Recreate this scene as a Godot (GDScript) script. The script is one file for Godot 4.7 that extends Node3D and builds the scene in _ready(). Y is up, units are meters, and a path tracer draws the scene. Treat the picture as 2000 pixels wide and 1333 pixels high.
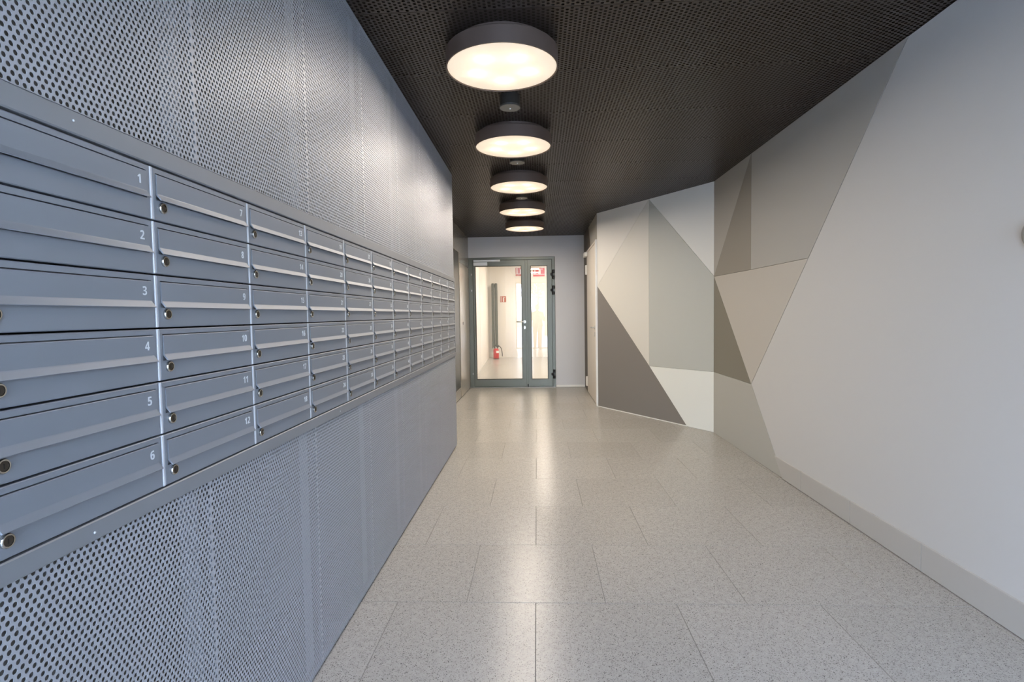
extends Node3D
# Entrance hall of an apartment house: perforated steel wall with letter boxes on the left, faceted panel wall on the right.
# Local helper space: V(x, y, z) has z pointing FORWARD down the corridor, metres, the floor at y = 0.

const CEIL := 2.559          # underside of the perforated ceiling
const LEFT := -0.77          # face of the perforated wall
const RIGHT := 1.805         # face of the right wall
const FACADE := -1.34        # street front, behind the camera
const BANK_END := 5.20       # end of the perforated wall
const FAR := 9.387           # wall with the glass door
const HALL := 16.0           # back wall of the hall behind the glass door
const LAMP_POWER := 2.0
const HALL_POWER := 8.0
const SKY := 4.3

var M := {}
var taken := {}
var rng := RandomNumberGenerator.new()


func V(x: float, y: float, z: float) -> Vector3:
	return Vector3(x, y, -z)


# ---------------------------------------------------------------- mesh builder
class MB:
	var t := PackedVector3Array()
	var g := PackedInt32Array()
	var turn := Transform3D()

	func tri(a: Vector3, b: Vector3, c: Vector3, s := -1) -> void:
		t.append(turn * a)
		t.append(turn * b)
		t.append(turn * c)
		g.append(s)

	func quad(a: Vector3, b: Vector3, c: Vector3, d: Vector3, s := -1) -> void:
		tri(a, b, c, s)
		tri(a, c, d, s)

	# a skin over rings of equal count; smooth = 0 flat, 1 round the ring only, 2 smooth all over
	func loft(rings: Array, smooth := 0, cap_first := true, cap_last := true, facing := true) -> void:
		var base := 1 + g.size()
		var from := t.size()
		for i in rings.size() - 1:
			var a: PackedVector3Array = rings[i]
			var b: PackedVector3Array = rings[i + 1]
			var n := a.size()
			var s := -1 if smooth == 0 else (base + i if smooth == 1 else base)
			for j in n:
				var k := (j + 1) % n
				quad(a[j], a[k], b[k], b[j], s)
		if cap_first:
			cap(rings[0], true)
		if cap_last:
			cap(rings[rings.size() - 1], false)
		if facing:
			orient(from)

	# turns a closed skin outside out (front faces run clockwise)
	func orient(from: int) -> void:
		var volume := 0.0
		var o := t[from]
		for i in range(from, t.size(), 3):
			volume += (t[i] - o).dot((t[i + 1] - o).cross(t[i + 2] - o))
		if volume > 0.0:
			for i in range(from, t.size(), 3):
				var k := t[i + 1]
				t[i + 1] = t[i + 2]
				t[i + 2] = k

	func cap(ring: PackedVector3Array, back: bool) -> void:
		var m := Vector3.ZERO
		for p in ring:
			m += p
		m /= ring.size()
		for j in ring.size():
			var k := (j + 1) % ring.size()
			if back:
				tri(m, ring[k], ring[j])
			else:
				tri(m, ring[j], ring[k])

	# box with chamfered edges
	func box(lo: Vector3, hi: Vector3, c := 0.0) -> void:
		if c <= 0.0:
			loft([MB.rect(lo.x, hi.x, lo.y, hi.y, lo.z), MB.rect(lo.x, hi.x, lo.y, hi.y, hi.z)])
			return
		loft([MB.cut(lo.x + c, hi.x - c, lo.y + c, hi.y - c, lo.z, c * 0.5), MB.cut(lo.x, hi.x, lo.y, hi.y, lo.z + c, c), MB.cut(lo.x, hi.x, lo.y, hi.y, hi.z - c, c), MB.cut(lo.x + c, hi.x - c, lo.y + c, hi.y - c, hi.z, c * 0.5)])

	static func rect(x0: float, x1: float, y0: float, y1: float, z: float) -> PackedVector3Array:
		return PackedVector3Array([Vector3(x0, y0, z), Vector3(x1, y0, z), Vector3(x1, y1, z), Vector3(x0, y1, z)])

	static func cut(x0: float, x1: float, y0: float, y1: float, z: float, c: float) -> PackedVector3Array:
		return PackedVector3Array([Vector3(x0 + c, y0, z), Vector3(x1 - c, y0, z), Vector3(x1, y0 + c, z), Vector3(x1, y1 - c, z), Vector3(x1 - c, y1, z), Vector3(x0 + c, y1, z), Vector3(x0, y1 - c, z), Vector3(x0, y0 + c, z)])

	static func circle(r: float, y: float, n: int) -> PackedVector3Array:
		var o := PackedVector3Array()
		for i in n:
			var a := TAU * i / n
			o.append(Vector3(cos(a) * r, y, sin(a) * r))
		return o

	# profile: points (radius, height) turned round the y axis
	func lathe(profile: Array, n := 48, smooth := 1) -> void:
		var rings := []
		for p in profile:
			rings.append(MB.circle(maxf(p.x, 0.00005), p.y, n))
		loft(rings, smooth)

	# short upright cylinder with soft ends
	func lathe_at(at: Vector3, r: float, h: float) -> void:
		var keep := turn
		turn = Transform3D(Basis(), at)
		lathe([Vector2(0, -h / 2), Vector2(r * 0.8, -h / 2), Vector2(r, -h / 2 + r * 0.2), Vector2(r, h / 2 - r * 0.2), Vector2(r * 0.8, h / 2), Vector2(0, h / 2)], 16)
		turn = keep

	func tube(path: Array, r: float, n := 10) -> void:
		var rings := []
		var side := Vector3.ZERO
		for i in path.size():
			var d: Vector3 = (path[mini(i + 1, path.size() - 1)] - path[maxi(i - 1, 0)]).normalized()
			if side == Vector3.ZERO:
				side = d.cross(Vector3.UP if absf(d.y) < 0.9 else Vector3.RIGHT).normalized()
			side = (side - d * side.dot(d)).normalized()
			var up := d.cross(side)
			var ring := PackedVector3Array()
			for j in n:
				var a := TAU * j / n
				ring.append(path[i] + (side * cos(a) + up * sin(a)) * r)
			rings.append(ring)
		loft(rings, 2)

	# flat polygon (x, y) given thickness from z0 (back) to z1 (front), front edge chamfered by c
	func plate(poly: PackedVector2Array, z0: float, z1: float, c := 0.0) -> void:
		var n := poly.size()
		var area := 0.0
		for i in n:
			area += poly[i].cross(poly[(i + 1) % n])
		var p := poly.duplicate()
		if area < 0.0:
			p.reverse()
		var front := PackedVector2Array()      # each edge moved in by c, neighbours intersected
		for i in n:
			var d0 := (p[i] - p[posmod(i - 1, n)]).normalized()
			var d1 := (p[(i + 1) % n] - p[i]).normalized()
			var n0 := Vector2(-d0.y, d0.x)
			var n1 := Vector2(-d1.y, d1.x)
			front.append(p[i] + (n0 + n1) * c / maxf(1.0 + n0.dot(n1), 0.2))
		var rings := []
		for s in [[p, z0], [p, z1 - c], [front, z1]]:
			var ring := PackedVector3Array()
			for v in s[0]:
				ring.append(Vector3(v.x, v.y, s[1]))
			rings.append(ring)
		loft(rings, 0, false, false, false)
		var ix := Geometry2D.triangulate_polygon(p)
		for k in range(0, ix.size(), 3):
			var up := (p[ix[k + 1]] - p[ix[k]]).cross(p[ix[k + 2]] - p[ix[k]]) > 0.0
			var b := ix[k + 1] if up else ix[k + 2]
			var d := ix[k + 2] if up else ix[k + 1]
			tri(rings[2][ix[k]], rings[2][b], rings[2][d])
			tri(rings[0][ix[k]], rings[0][d], rings[0][b])
		orient(t.size() - 3 * (n * 4 + 2 * (ix.size() / 3)))

	func mesh(m: Material) -> ArrayMesh:
		var st := SurfaceTool.new()
		st.begin(Mesh.PRIMITIVE_TRIANGLES)
		st.set_material(m)
		for i in g.size():
			st.set_smooth_group(g[i] if g[i] >= 0 else 0xFFFFFFFF)
			for k in 3:
				st.set_uv(Vector2.ZERO)
				st.add_vertex(t[i * 3 + k])
		st.generate_normals()
		return st.commit()


# ---------------------------------------------------------------- scene tree helpers
func numbered(called: String) -> String:
	var n: int = taken.get(called, 0)
	taken[called] = n + 1
	return called if n == 0 else "%s_%03d" % [called, n]


func tag(o: Node, label: String, category: String, group := "", kind := "") -> Node:
	o.set_meta("label", label)
	o.set_meta("category", category)
	if group:
		o.set_meta("group", group)
	if kind:
		o.set_meta("kind", kind)
	return o


func thing(called: String, label: String, category: String, at := Vector3.ZERO, turn := 0.0, group := "", kind := "") -> Node3D:
	var o := Node3D.new()
	o.name = numbered(called)
	o.position = at
	o.rotation.y = turn
	add_child(o)
	tag(o, label, category, group, kind)
	return o


func put(called: String, mesh: Mesh, parent: Node, at := Transform3D()) -> MeshInstance3D:
	var o := MeshInstance3D.new()
	var n := 0
	o.name = called
	while parent.has_node(NodePath(o.name)):
		n += 1
		o.name = "%s_%03d" % [called, n]
	o.mesh = mesh
	o.transform = at
	parent.add_child(o, true)
	return o


func block(called: String, lo: Vector3, hi: Vector3, m: Material, parent: Node, c := 0.0) -> MeshInstance3D:
	var b := MB.new()
	b.box(lo, hi, c)
	return put(called, b.mesh(m), parent)


# box between two forward-space corners, for parts of the setting
func fbox(called: String, x0: float, x1: float, y0: float, y1: float, z0: float, z1: float, m: Material, parent: Node, c := 0.0) -> MeshInstance3D:
	return block(called, Vector3(x0, y0, -z1), Vector3(x1, y1, -z0), m, parent, c)


func mat(called: String, srgb: Color, rough: float, metal := 0.0, spec := 0.5) -> StandardMaterial3D:
	var m := StandardMaterial3D.new()
	m.resource_name = called
	m.albedo_color = srgb
	m.roughness = rough
	m.metallic = metal
	m.metallic_specular = spec
	M[called] = m
	return m


func c8(r: int, g: int, b: int) -> Color:
	return Color(r / 255.0, g / 255.0, b / 255.0)


# ---------------------------------------------------------------- perforated sheet
# nx holes of pitch p along x, ny staggered rows of height rh along y, holes of diameter d in a sheet th thick; front at z = 0, from x = 0 and y = 0
func perforated(nx: int, ny: int, p: float, rh: float, d: float, th: float, m: Material) -> ArrayMesh:
	var outer := []
	for s in [[Vector2(-1, -1), Vector2(1, -1)], [Vector2(1, -1), Vector2(1, 1)], [Vector2(1, 1), Vector2(-1, 1)], [Vector2(-1, 1), Vector2(-1, -1)]]:
		for k in 3:
			outer.append((s[0] as Vector2).lerp(s[1], k / 3.0) * Vector2(p, rh) * 0.5)
	var inner := []
	for o in outer:
		inner.append((o as Vector2).normalized() * d * 0.5)
	var pos := PackedVector3Array()
	var nor := PackedVector3Array()
	var idx := PackedInt32Array()
	for r in ny:
		var shift := 0.5 if r % 2 == 0 else 1.0
		for c in (nx if r % 2 == 0 else nx - 1):
			var cx := (c + shift) * p
			var cy := (r + 0.5) * rh
			var at := pos.size()
			for k in 12:
				var o: Vector2 = outer[k]
				var i: Vector2 = inner[k]
				var out := Vector3(-i.x, -i.y, 0.0).normalized()
				pos.append(Vector3(cx + o.x, cy + o.y, 0.0))
				pos.append(Vector3(cx + i.x, cy + i.y, 0.0))
				pos.append(Vector3(cx + i.x, cy + i.y, 0.0))
				pos.append(Vector3(cx + i.x, cy + i.y, -th))
				nor.append(Vector3.BACK)
				nor.append(Vector3.BACK)
				nor.append(out)
				nor.append(out)
			for k in 12:
				var a := at + k * 4
				var b := at + ((k + 1) % 12) * 4
				for v in [a, b + 1, b, a, a + 1, b + 1, a + 2, b + 3, b + 2, a + 2, a + 3, b + 3]:
					idx.append(v)
		if r % 2 == 1:   # solid half cells where the seams cut the staggered rows
			for e in [0.0, (nx - 0.5) * p]:
				var at := pos.size()
				for v in [Vector3(e, r * rh, 0), Vector3(e + p * 0.5, r * rh, 0), Vector3(e + p * 0.5, (r + 1) * rh, 0), Vector3(e, (r + 1) * rh, 0)]:
					pos.append(v)
					nor.append(Vector3.BACK)
				for v in [0, 2, 1, 0, 3, 2]:
					idx.append(at + v)
	# folded rim round the sheet
	var w := nx * p
	var h := ny * rh
	for s in [[Vector3(0, 0, 0), Vector3(w, 0, 0), Vector3.DOWN], [Vector3(w, 0, 0), Vector3(w, h, 0), Vector3.RIGHT], [Vector3(w, h, 0), Vector3(0, h, 0), Vector3.UP], [Vector3(0, h, 0), Vector3(0, 0, 0), Vector3.LEFT]]:
		var at := pos.size()
		var back := Vector3(0, 0, -0.012)
		for v in [s[0], s[1], s[1] + back, s[0] + back]:
			pos.append(v)
			nor.append(s[2])
		for v in [0, 1, 2, 0, 2, 3]:
			idx.append(at + v)
	var a := []
	a.resize(Mesh.ARRAY_MAX)
	a[Mesh.ARRAY_VERTEX] = pos
	a[Mesh.ARRAY_NORMAL] = nor
	a[Mesh.ARRAY_INDEX] = idx
	var out := ArrayMesh.new()
	out.add_surface_from_arrays(Mesh.PRIMITIVE_TRIANGLES, a)
	out.surface_set_material(0, m)
	return out


# ---------------------------------------------------------------- textures
func speckle(size: int) -> ImageTexture:
	# polished agglomerate stone: pale ground, many fine grey and dark grains, a few white ones
	var n := FastNoiseLite.new()
	n.seed = 5
	n.frequency = 0.02
	n.fractal_octaves = 3
	var data := PackedByteArray()
	data.resize(size * size * 3)
	var field := PackedFloat32Array()
	field.resize(size * size)
	for y in size:
		for x in size:
			# blend two shifted noises so that the tile repeats without an edge
			var u := float(x) / size
			field[y * size + x] = 0.80 + 0.045 * lerpf(n.get_noise_2d(x, y), n.get_noise_2d(x - size, y), u) + rng.randf_range(-0.035, 0.035)
	for k in 16500:
		var cx := rng.randi() % size
		var cy := rng.randi() % size
		var r := rng.randf_range(0.8, 2.6)
		var kind := rng.randf()
		var v := rng.randf_range(0.46, 0.64) if kind < 0.62 else (rng.randf_range(0.18, 0.38) if kind < 0.78 else rng.randf_range(0.84, 0.93))
		var ri := int(ceil(r))
		for dy in range(-ri, ri + 1):
			for dx in range(-ri, ri + 1):
				if dx * dx + dy * dy <= r * r:
					var at := posmod(cy + dy, size) * size + posmod(cx + dx, size)
					field[at] = lerpf(field[at], v, 0.75)
	for i in size * size:
		var v := clampf(field[i], 0.0, 1.0)
		data[i * 3] = int(v * 253.0)
		data[i * 3 + 1] = int(v * 250.0)
		data[i * 3 + 2] = int(v * 245.0)
	return ImageTexture.create_from_image(Image.create_from_data(size, size, false, Image.FORMAT_RGB8, data))


func grain(freq: float, low: Color, high: Color, sd: int) -> NoiseTexture2D:
	var n := FastNoiseLite.new()
	n.seed = sd
	n.frequency = freq
	n.fractal_octaves = 4
	var t := NoiseTexture2D.new()
	t.width = 512
	t.height = 512
	t.seamless = true
	t.noise = n
	var g := Gradient.new()
	g.set_color(0, low)
	g.set_color(1, high)
	t.color_ramp = g
	return t


func worldly(m: StandardMaterial3D, t: Texture2D, per_metre: float) -> void:
	m.albedo_texture = t
	m.uv1_triplanar = true
	m.uv1_world_triplanar = true
	m.uv1_scale = Vector3.ONE * per_metre


func materials() -> void:
	mat("sheet_steel", c8(160, 163, 168), 0.44, 0.1, 0.32)
	mat("box_paint", c8(126, 131, 138), 0.44, 0.12, 0.4)
	mat("box_frame", c8(128, 131, 135), 0.44, 0.12, 0.4)
	mat("edge_daylight_tone", c8(196, 199, 204), 0.4, 0.2)  # door paint made paler: daylight on the left edges put into the colour
	mat("box_inside", c8(40, 42, 45), 0.8)
	mat("lock_metal", c8(200, 198, 192), 0.22, 1.0)
	mat("lock_core", c8(84, 80, 74), 0.35, 0.9)
	mat("print_white", c8(205, 210, 214), 0.6)
	mat("ceiling_void_paint", c8(66, 60, 56), 0.95)
	mat("ceiling_sheet", c8(70, 63, 58), 0.34, 0.45)
	mat("lamp_shell", c8(112, 96, 86), 0.42, 0.2)
	mat("sensor_shell", c8(66, 64, 60), 0.5)
	mat("sensor_face", c8(116, 112, 104), 0.45)
	mat("grout", c8(124, 121, 116), 0.8)
	mat("wall_white", c8(204, 204, 202), 0.62)
	mat("wall_grey", c8(213, 214, 216), 0.6)
	mat("hall_white", c8(238, 234, 227), 0.6)
	mat("core_grey", c8(120, 118, 114), 0.9)
	mat("plinth_tile", c8(186, 184, 179), 0.35)
	mat("door_metal", c8(105, 109, 101), 0.36, 0.35)
	mat("door_white", c8(226, 218, 206), 0.4)
	mat("plain_white", c8(240, 240, 236), 0.4)
	mat("black_plastic", c8(16, 16, 18), 0.4)
	mat("brown_wall", c8(92, 84, 74), 0.55)
	mat("satin_panel", c8(150, 146, 136), 0.26, 0.35)
	mat("dark_panel", c8(50, 49, 42), 0.35)
	mat("satin_steel", c8(205, 205, 202), 0.3, 1.0)
	mat("closer_silver", c8(226, 229, 230), 0.35, 0.2)
	mat("closer_grey", c8(150, 150, 148), 0.5)
	mat("radiator_grey", c8(84, 88, 82), 0.4, 0.2)
	mat("fire_red", c8(200, 22, 18), 0.3)
	mat("sign_red", c8(182, 84, 52), 0.5)
	mat("sign_red_washed", c8(214, 86, 84), 0.5)  # sign red washed towards rose: the reflection in the pane painted in
	mat("hose_black", c8(34, 32, 30), 0.5)
	mat("seal_black", c8(24, 24, 24), 0.7)
	var gl := mat("glass", Color(0.93, 0.97, 0.95, 0.03), 0.0)
	gl.transparency = BaseMaterial3D.TRANSPARENCY_ALPHA
	var df := mat("diffuser", c8(250, 243, 230), 0.7)
	df.emission_enabled = true
	df.emission = c8(255, 238, 212)
	df.emission_energy_multiplier = 0.62
	df.backlight_enabled = true
	df.backlight = Color(1, 1, 1)
	var bu := mat("bulb_glow", c8(255, 250, 240), 0.5)
	bu.emission_enabled = true
	bu.emission = c8(255, 236, 205)
	bu.emission_energy_multiplier = 9.0
	var stone := speckle(1024)
	for k in 3:
		var v: int = [220, 217, 222][k]
		var m := mat("stone_%d" % k, c8(v, v - 2, v - 6), 0.25, 0.0, 0.38)
		worldly(m, stone, 1.35)
	worldly(mat("roadway", c8(255, 255, 255), 0.9), grain(0.2, c8(176, 174, 168), c8(200, 198, 192), 3), 1.0)
	worldly(mat("paving", c8(255, 255, 255), 0.85), grain(0.1, c8(168, 166, 160), c8(196, 194, 188), 4), 1.0)
	mat("bark", c8(88, 74, 60), 0.9)
	var lf := mat("leaf", c8(96, 136, 58), 0.55)
	lf.backlight_enabled = true
	lf.backlight = Color(0.4, 0.5, 0.15)


# ---------------------------------------------------------------- build
func _ready() -> void:
	rng.seed = 20
	var cam := Camera3D.new()
	cam.name = "camera"
	cam.transform = Transform3D(Basis(Vector3(0.998892, -0.014783, -0.044673), Vector3(0.012616, 0.998748, -0.048399), Vector3(0.045333, 0.047782, 0.997829)), V(0, 1.244, 0))
	cam.fov = rad_to_deg(2.0 * atan(666.5 / 1080.0))
	cam.near = 0.02
	cam.far = 200.0
	cam.current = true
	add_child(cam)
	var sky_mat := ProceduralSkyMaterial.new()
	sky_mat.sky_top_color = c8(158, 183, 224)
	sky_mat.sky_horizon_color = c8(220, 227, 238)
	sky_mat.sky_curve = 0.2
	sky_mat.sky_energy_multiplier = SKY
	sky_mat.ground_bottom_color = c8(150, 150, 150)
	sky_mat.ground_horizon_color = c8(190, 192, 196)
	sky_mat.ground_energy_multiplier = SKY * 0.5
	var sky := Sky.new()
	sky.sky_material = sky_mat
	var env := Environment.new()
	env.background_mode = Environment.BG_SKY
	env.sky = sky
	env.tonemap_mode = Environment.TONE_MAPPER_LINEAR
	env.tonemap_exposure = 1.0
	env.sdfgi_enabled = true
	env.ssao_enabled = true
	env.ssil_enabled = true
	var we := WorldEnvironment.new()
	we.name = "world"
	we.environment = env
	add_child(we)
	materials()
	build_floor()
	build_ceiling()
	build_left_wall()
	build_right_wall()
	build_recess()
	build_far_wall()
	build_glass_door()
	build_white_door()
	build_hall()
	build_front()
	build_lamps()
	build_mailboxes()
	build_detectors()
	build_hall_things()
	build_photographer()


func build_floor() -> void:
	var f := thing("floor", "speckled pale grey stone tile floor of the corridor", "floor", Vector3.ZERO, 0.0, "", "structure")
	fbox("mortar_bed", -1.7, 2.6, -0.12, -0.0025, FACADE, HALL + 0.1, M.grout, f)
	var b := MB.new()
	b.box(Vector3(-0.2989, -0.012, -0.2989), Vector3(0.2989, 0.0, 0.2989), 0.0009)
	var meshes := []
	for k in 3:
		meshes.append(b.mesh(M["stone_%d" % k]))
	var row := -6
	while 2.33 + 0.6 * row < HALL:
		var z := 2.33 + 0.6 * row + 0.3
		var off := -0.02 if posmod(row, 2) == 1 else 0.28
		for col in range(-4, 5):
			var x := off + 0.6 * col + 0.3
			if x < -1.8 or x > 2.4:
				continue
			if z < BANK_END - 0.35 and x < LEFT - 0.31 or z > 8.0 and z < FAR - 0.3 and x > 1.15 or z < 5.4 and x > RIGHT + 0.31:
				continue
			if z > 5.9 and z < 8.0 and x > RIGHT - (z - 5.735) * 0.607 + 0.6:
				continue
			put("floor_tile", meshes[rng.randi() % 3], f, Transform3D(Basis(), V(x, rng.randf_range(-0.0004, 0.0), z)))
		row += 1


func build_ceiling() -> void:
	var c := thing("ceiling", "dark brown perforated metal ceiling over the corridor", "ceiling", Vector3.ZERO, 0.0, "", "structure")
	var cols := 146
	var sheet := perforated(26, cols, 0.63 / 26.0, 3.05 / cols, 0.0155, 0.001, M.ceiling_sheet)
	for k in 17:
		var z := 3.70 + 0.63 * (k - 8) + 0.0012
		put("perforated_ceiling_panel", sheet, c, Transform3D(Basis(Vector3(0, 0, -0.994), Vector3(1, 0, 0), Vector3(0, -1, 0)), V(-1.22, CEIL, z)))
	fbox("plenum_lining", -1.5, 2.2, 2.80, 3.0, FACADE, FAR + 0.15, M.ceiling_void_paint, c)
	for s in [[-1.5, -1.24], [1.84, 2.2]]:
		fbox("plenum_side", s[0], s[1], CEIL, 2.80, FACADE, FAR + 0.15, M.ceiling_void_paint, c)
	fbox("plenum_end", -1.24, 1.84, CEIL + 0.001, 2.80, FAR + 0.025, FAR + 0.15, M.ceiling_void_paint, c)
	fbox("plenum_front", -1.24, 1.84, CEIL + 0.001, 2.80, FACADE, FACADE + 0.02, M.ceiling_void_paint, c)


func build_left_wall() -> void:
	var w := thing("wall_left", "perforated silver sheet metal wall around the letter boxes", "wall", Vector3.ZERO, 0.0, "", "structure")
	var p := 0.625 / 49.0
	var rh := 0.0109
	var face := LEFT - 0.006
	var lining := M.core_grey as Material
	fbox("cavity_back", -1.30, -1.10, 0.0, CEIL, FACADE, BANK_END - 0.02, lining, w)
	fbox("cavity_base", -1.10, face - 0.035, 0.0, 0.012, FACADE, BANK_END - 0.02, lining, w)
	var steel := mat("end_cover", c8(178, 182, 186), 0.36, 0.7)
	fbox("end_cover_panel", -1.15, face, 0.012, CEIL, BANK_END - 0.012, BANK_END, steel, w, 0.0015)
	var top0 := CEIL - 88 * rh - 0.001
	var bands := [[0.014, 78], [0.014 + 78 * rh, 67], [top0, 88]]   # first row, rows
	var widths := [[-1.245 + 0.625, 49], [0.005, 49], [0.63, 49], [1.255, 49], [1.88, 49], [2.505, 49], [3.13, 49], [3.755, 49], [4.38, 49], [5.005, 15]]
	widths.push_front([-1.245, 49])
	var turn := Basis(Vector3.UP, PI / 2)
	var cache := {}
	for wd in widths:
		for b in 3:
			if b == 1 and wd[0] > 0.1:
				continue
			var key := "%d_%d" % [wd[1], b]
			if not cache.has(key):
				cache[key] = perforated(wd[1], bands[b][1], p, rh, 0.0084, 0.0012, M.sheet_steel)
			put("perforated_wall_panel", cache[key], w, Transform3D(turn, V(face, bands[b][0], wd[0] + 0.0005)))
			if wd[1] == 49:   # the folded flange behind each seam
				var h: float = bands[b][1] * rh
				fbox("seam_flange", face - 0.0315, face - 0.030, bands[b][0] + 0.002, bands[b][0] + h - 0.002, wd[0] + 0.625 - 0.070, wd[0] + 0.620, M.sheet_steel, w)


# polygons are given in (along, height); the panel faces local +z
func facet(parent: Node, pts: Array, m: Material, at: Transform3D, gap := 0.0012) -> void:
	var poly := PackedVector2Array()
	for p in pts:
		poly.append(p)
	var shrunk := Geometry2D.offset_polygon(poly, -gap, Geometry2D.JOIN_MITER)
	var b := MB.new()
	b.plate(shrunk[0] if shrunk.size() == 1 else poly, -0.012, 0.0, 0.0008)
	put("wall_panel", b.mesh(m), parent, at)


func v2(a: float, b: float) -> Vector2:
	return Vector2(a, b)


func build_right_wall() -> void:
	mat("facet_ash", c8(172, 169, 162), 0.55)
	mat("facet_taupe", c8(146, 141, 131), 0.55)
	mat("facet_stone", c8(176, 175, 170), 0.55)
	mat("facet_sand", c8(193, 189, 181), 0.55)
	mat("facet_umber", c8(128, 124, 112), 0.55)
	mat("facet_moss", c8(180, 180, 173), 0.55)
	mat("facet_cream", c8(230, 227, 219), 0.55)
	mat("facet_pearl", c8(222, 219, 209), 0.55)
	mat("facet_graphite", c8(132, 127, 122), 0.55)
	mat("facet_sage", c8(193, 195, 188), 0.55)
	mat("facet_white", c8(230, 231, 226), 0.55)
	mat("facet_chalk", c8(236, 238, 231), 0.55)
	var w := thing("wall_right", "pale right wall with grey and taupe triangular facets at its far end", "wall", Vector3.ZERO, 0.0, "", "structure")
	fbox("wall_core", RIGHT + 0.013, RIGHT + 0.25, 0.0, CEIL, FACADE, 5.80, M.core_grey, w)
	# seen from the corridor, local x runs back towards the street
	var at := Transform3D(Basis(Vector3.UP, -PI / 2), V(RIGHT, 0, 0))
	var q := func(z: float, y: float) -> Vector2: return Vector2(-z, y)
	var t := CEIL
	var c := 5.735
	facet(w, [q.call(c, t), q.call(4.765, t), q.call(c, 1.60)], M.facet_ash, at)
	facet(w, [q.call(4.765, t), q.call(4.765, 1.592), q.call(c, 1.60)], M.facet_taupe, at)
	facet(w, [q.call(4.765, t), q.call(2.815, t), q.call(3.78, 1.59), q.call(4.765, 1.592)], M.facet_stone, at)
	facet(w, [q.call(c, 1.60), q.call(4.765, 1.592), q.call(3.78, 1.59), q.call(4.745, 0.627)], M.facet_sand, at)
	facet(w, [q.call(c, 1.60), q.call(4.745, 0.627), q.call(c, 0.625)], M.facet_umber, at)
	facet(w, [q.call(c, 0.625), q.call(4.745, 0.627), q.call(4.118, 0.0), q.call(c, 0.0)], M.facet_moss, at)
	facet(w, [q.call(2.815, t), q.call(3.78, 1.59), q.call(4.745, 0.627), q.call(4.118, 0.0), q.call(FACADE, 0.0), q.call(FACADE, t)], M.wall_white, at, 0.004)
	# skirting tiles, cut along the slanted edge
	var s := thing("baseboard_right", "pale stone skirting tiles along the right wall", "baseboard", Vector3.ZERO, 0.0, "", "structure")
	var joints := [4.118, 3.83, 3.235, 2.64, 2.045, 1.45, 0.855, 0.26, -0.335, -0.93, FACADE]
	for k in joints.size() - 1:
		var a: float = joints[k] - 0.001
		var e: float = joints[k + 1] + 0.001
		var hi := 0.138
		var poly := PackedVector2Array([q.call(a, 0.003), q.call(e, 0.003), q.call(e, hi), q.call(a + (hi if k == 0 else 0.0), hi)])
		var b := MB.new()
		b.plate(poly, 0.0, 0.009, 0.0015)
		put("skirting_tile", b.mesh(M.plinth_tile), s, at)
	# diagonal wall
	var d := thing("wall_diagonal", "angled white wall faceted with grey and graphite triangles", "wall", Vector3.ZERO, 0.0, "", "structure")
	var p0 := V(RIGHT, 0, 5.735)
	var p1 := V(0.804, 0, 7.383)
	var along := (p0 - p1).normalized()          # local x runs from the far corner to the near one
	var out := along.cross(Vector3.UP)
	var at2 := Transform3D(Basis(along, Vector3.UP, out), p0)
	var l := p0.distance_to(p1)
	var r := func(sd: float, y: float) -> Vector2: return Vector2(-sd, y)
	facet(d, [r.call(l, t), r.call(0.948, t), r.call(l, 1.60)], M.facet_cream, at2)
	facet(d, [r.call(0.948, t), r.call(0.948, 0.615), r.call(l, 1.60)], M.facet_pearl, at2)
	facet(d, [r.call(l, 1.60), r.call(0.948, 0.615), r.call(0.362, 0.0), r.call(l, 0.0)], M.facet_graphite, at2)
	facet(d, [r.call(0.948, t), r.call(0.0, 1.605), r.call(0.0, 0.626), r.call(0.948, 0.615)], M.facet_sage, at2)
	facet(d, [r.call(0.948, t), r.call(0.0, t), r.call(0.0, 1.605)], M.facet_white, at2)
	facet(d, [r.call(0.948, 0.615), r.call(0.0, 0.626), r.call(0.0, 0.0), r.call(0.362, 0.0)], M.facet_chalk, at2)
	var core := MB.new()
	core.box(Vector3(-l, 0, -0.16), Vector3(0, t, -0.013))
	put("wall_core", core.mesh(M.core_grey), d, at2)
	# pale sealant line at the foot of the dark facet
	var bead := MB.new()
	bead.box(Vector3(-l + 0.01, 0.0005, 0.0005), Vector3(-0.36, 0.010, 0.006), 0.001)
	put("sealant_bead", bead.mesh(M.plain_white), d, at2)
	# recess wall with the white door
	var e := thing("wall_recess_right", "dark taupe recess wall with pale triangles above the white door", "wall", Vector3.ZERO, 0.0, "", "structure")
	fbox("wall_core", 0.818, 1.0, 0.0, t, 7.45, FAR, M.core_grey, e)
	var at3 := Transform3D(Basis(Vector3.UP, -PI / 2), V(0.804, 0, 0))
	facet(e, [q.call(FAR, 0.0), q.call(FAR, t), q.call(8.80, t), q.call(8.80, 0.0)], M.brown_wall, at3)
	facet(e, [q.call(8.80, 2.22), q.call(8.80, t), q.call(8.55, t), q.call(8.25, 2.22)], M.brown_wall, at3)
	facet(e, [q.call(8.25, 2.22), q.call(8.55, t), q.call(7.383, t), q.call(7.383, 2.22)], M.facet_ash, at3)


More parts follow.
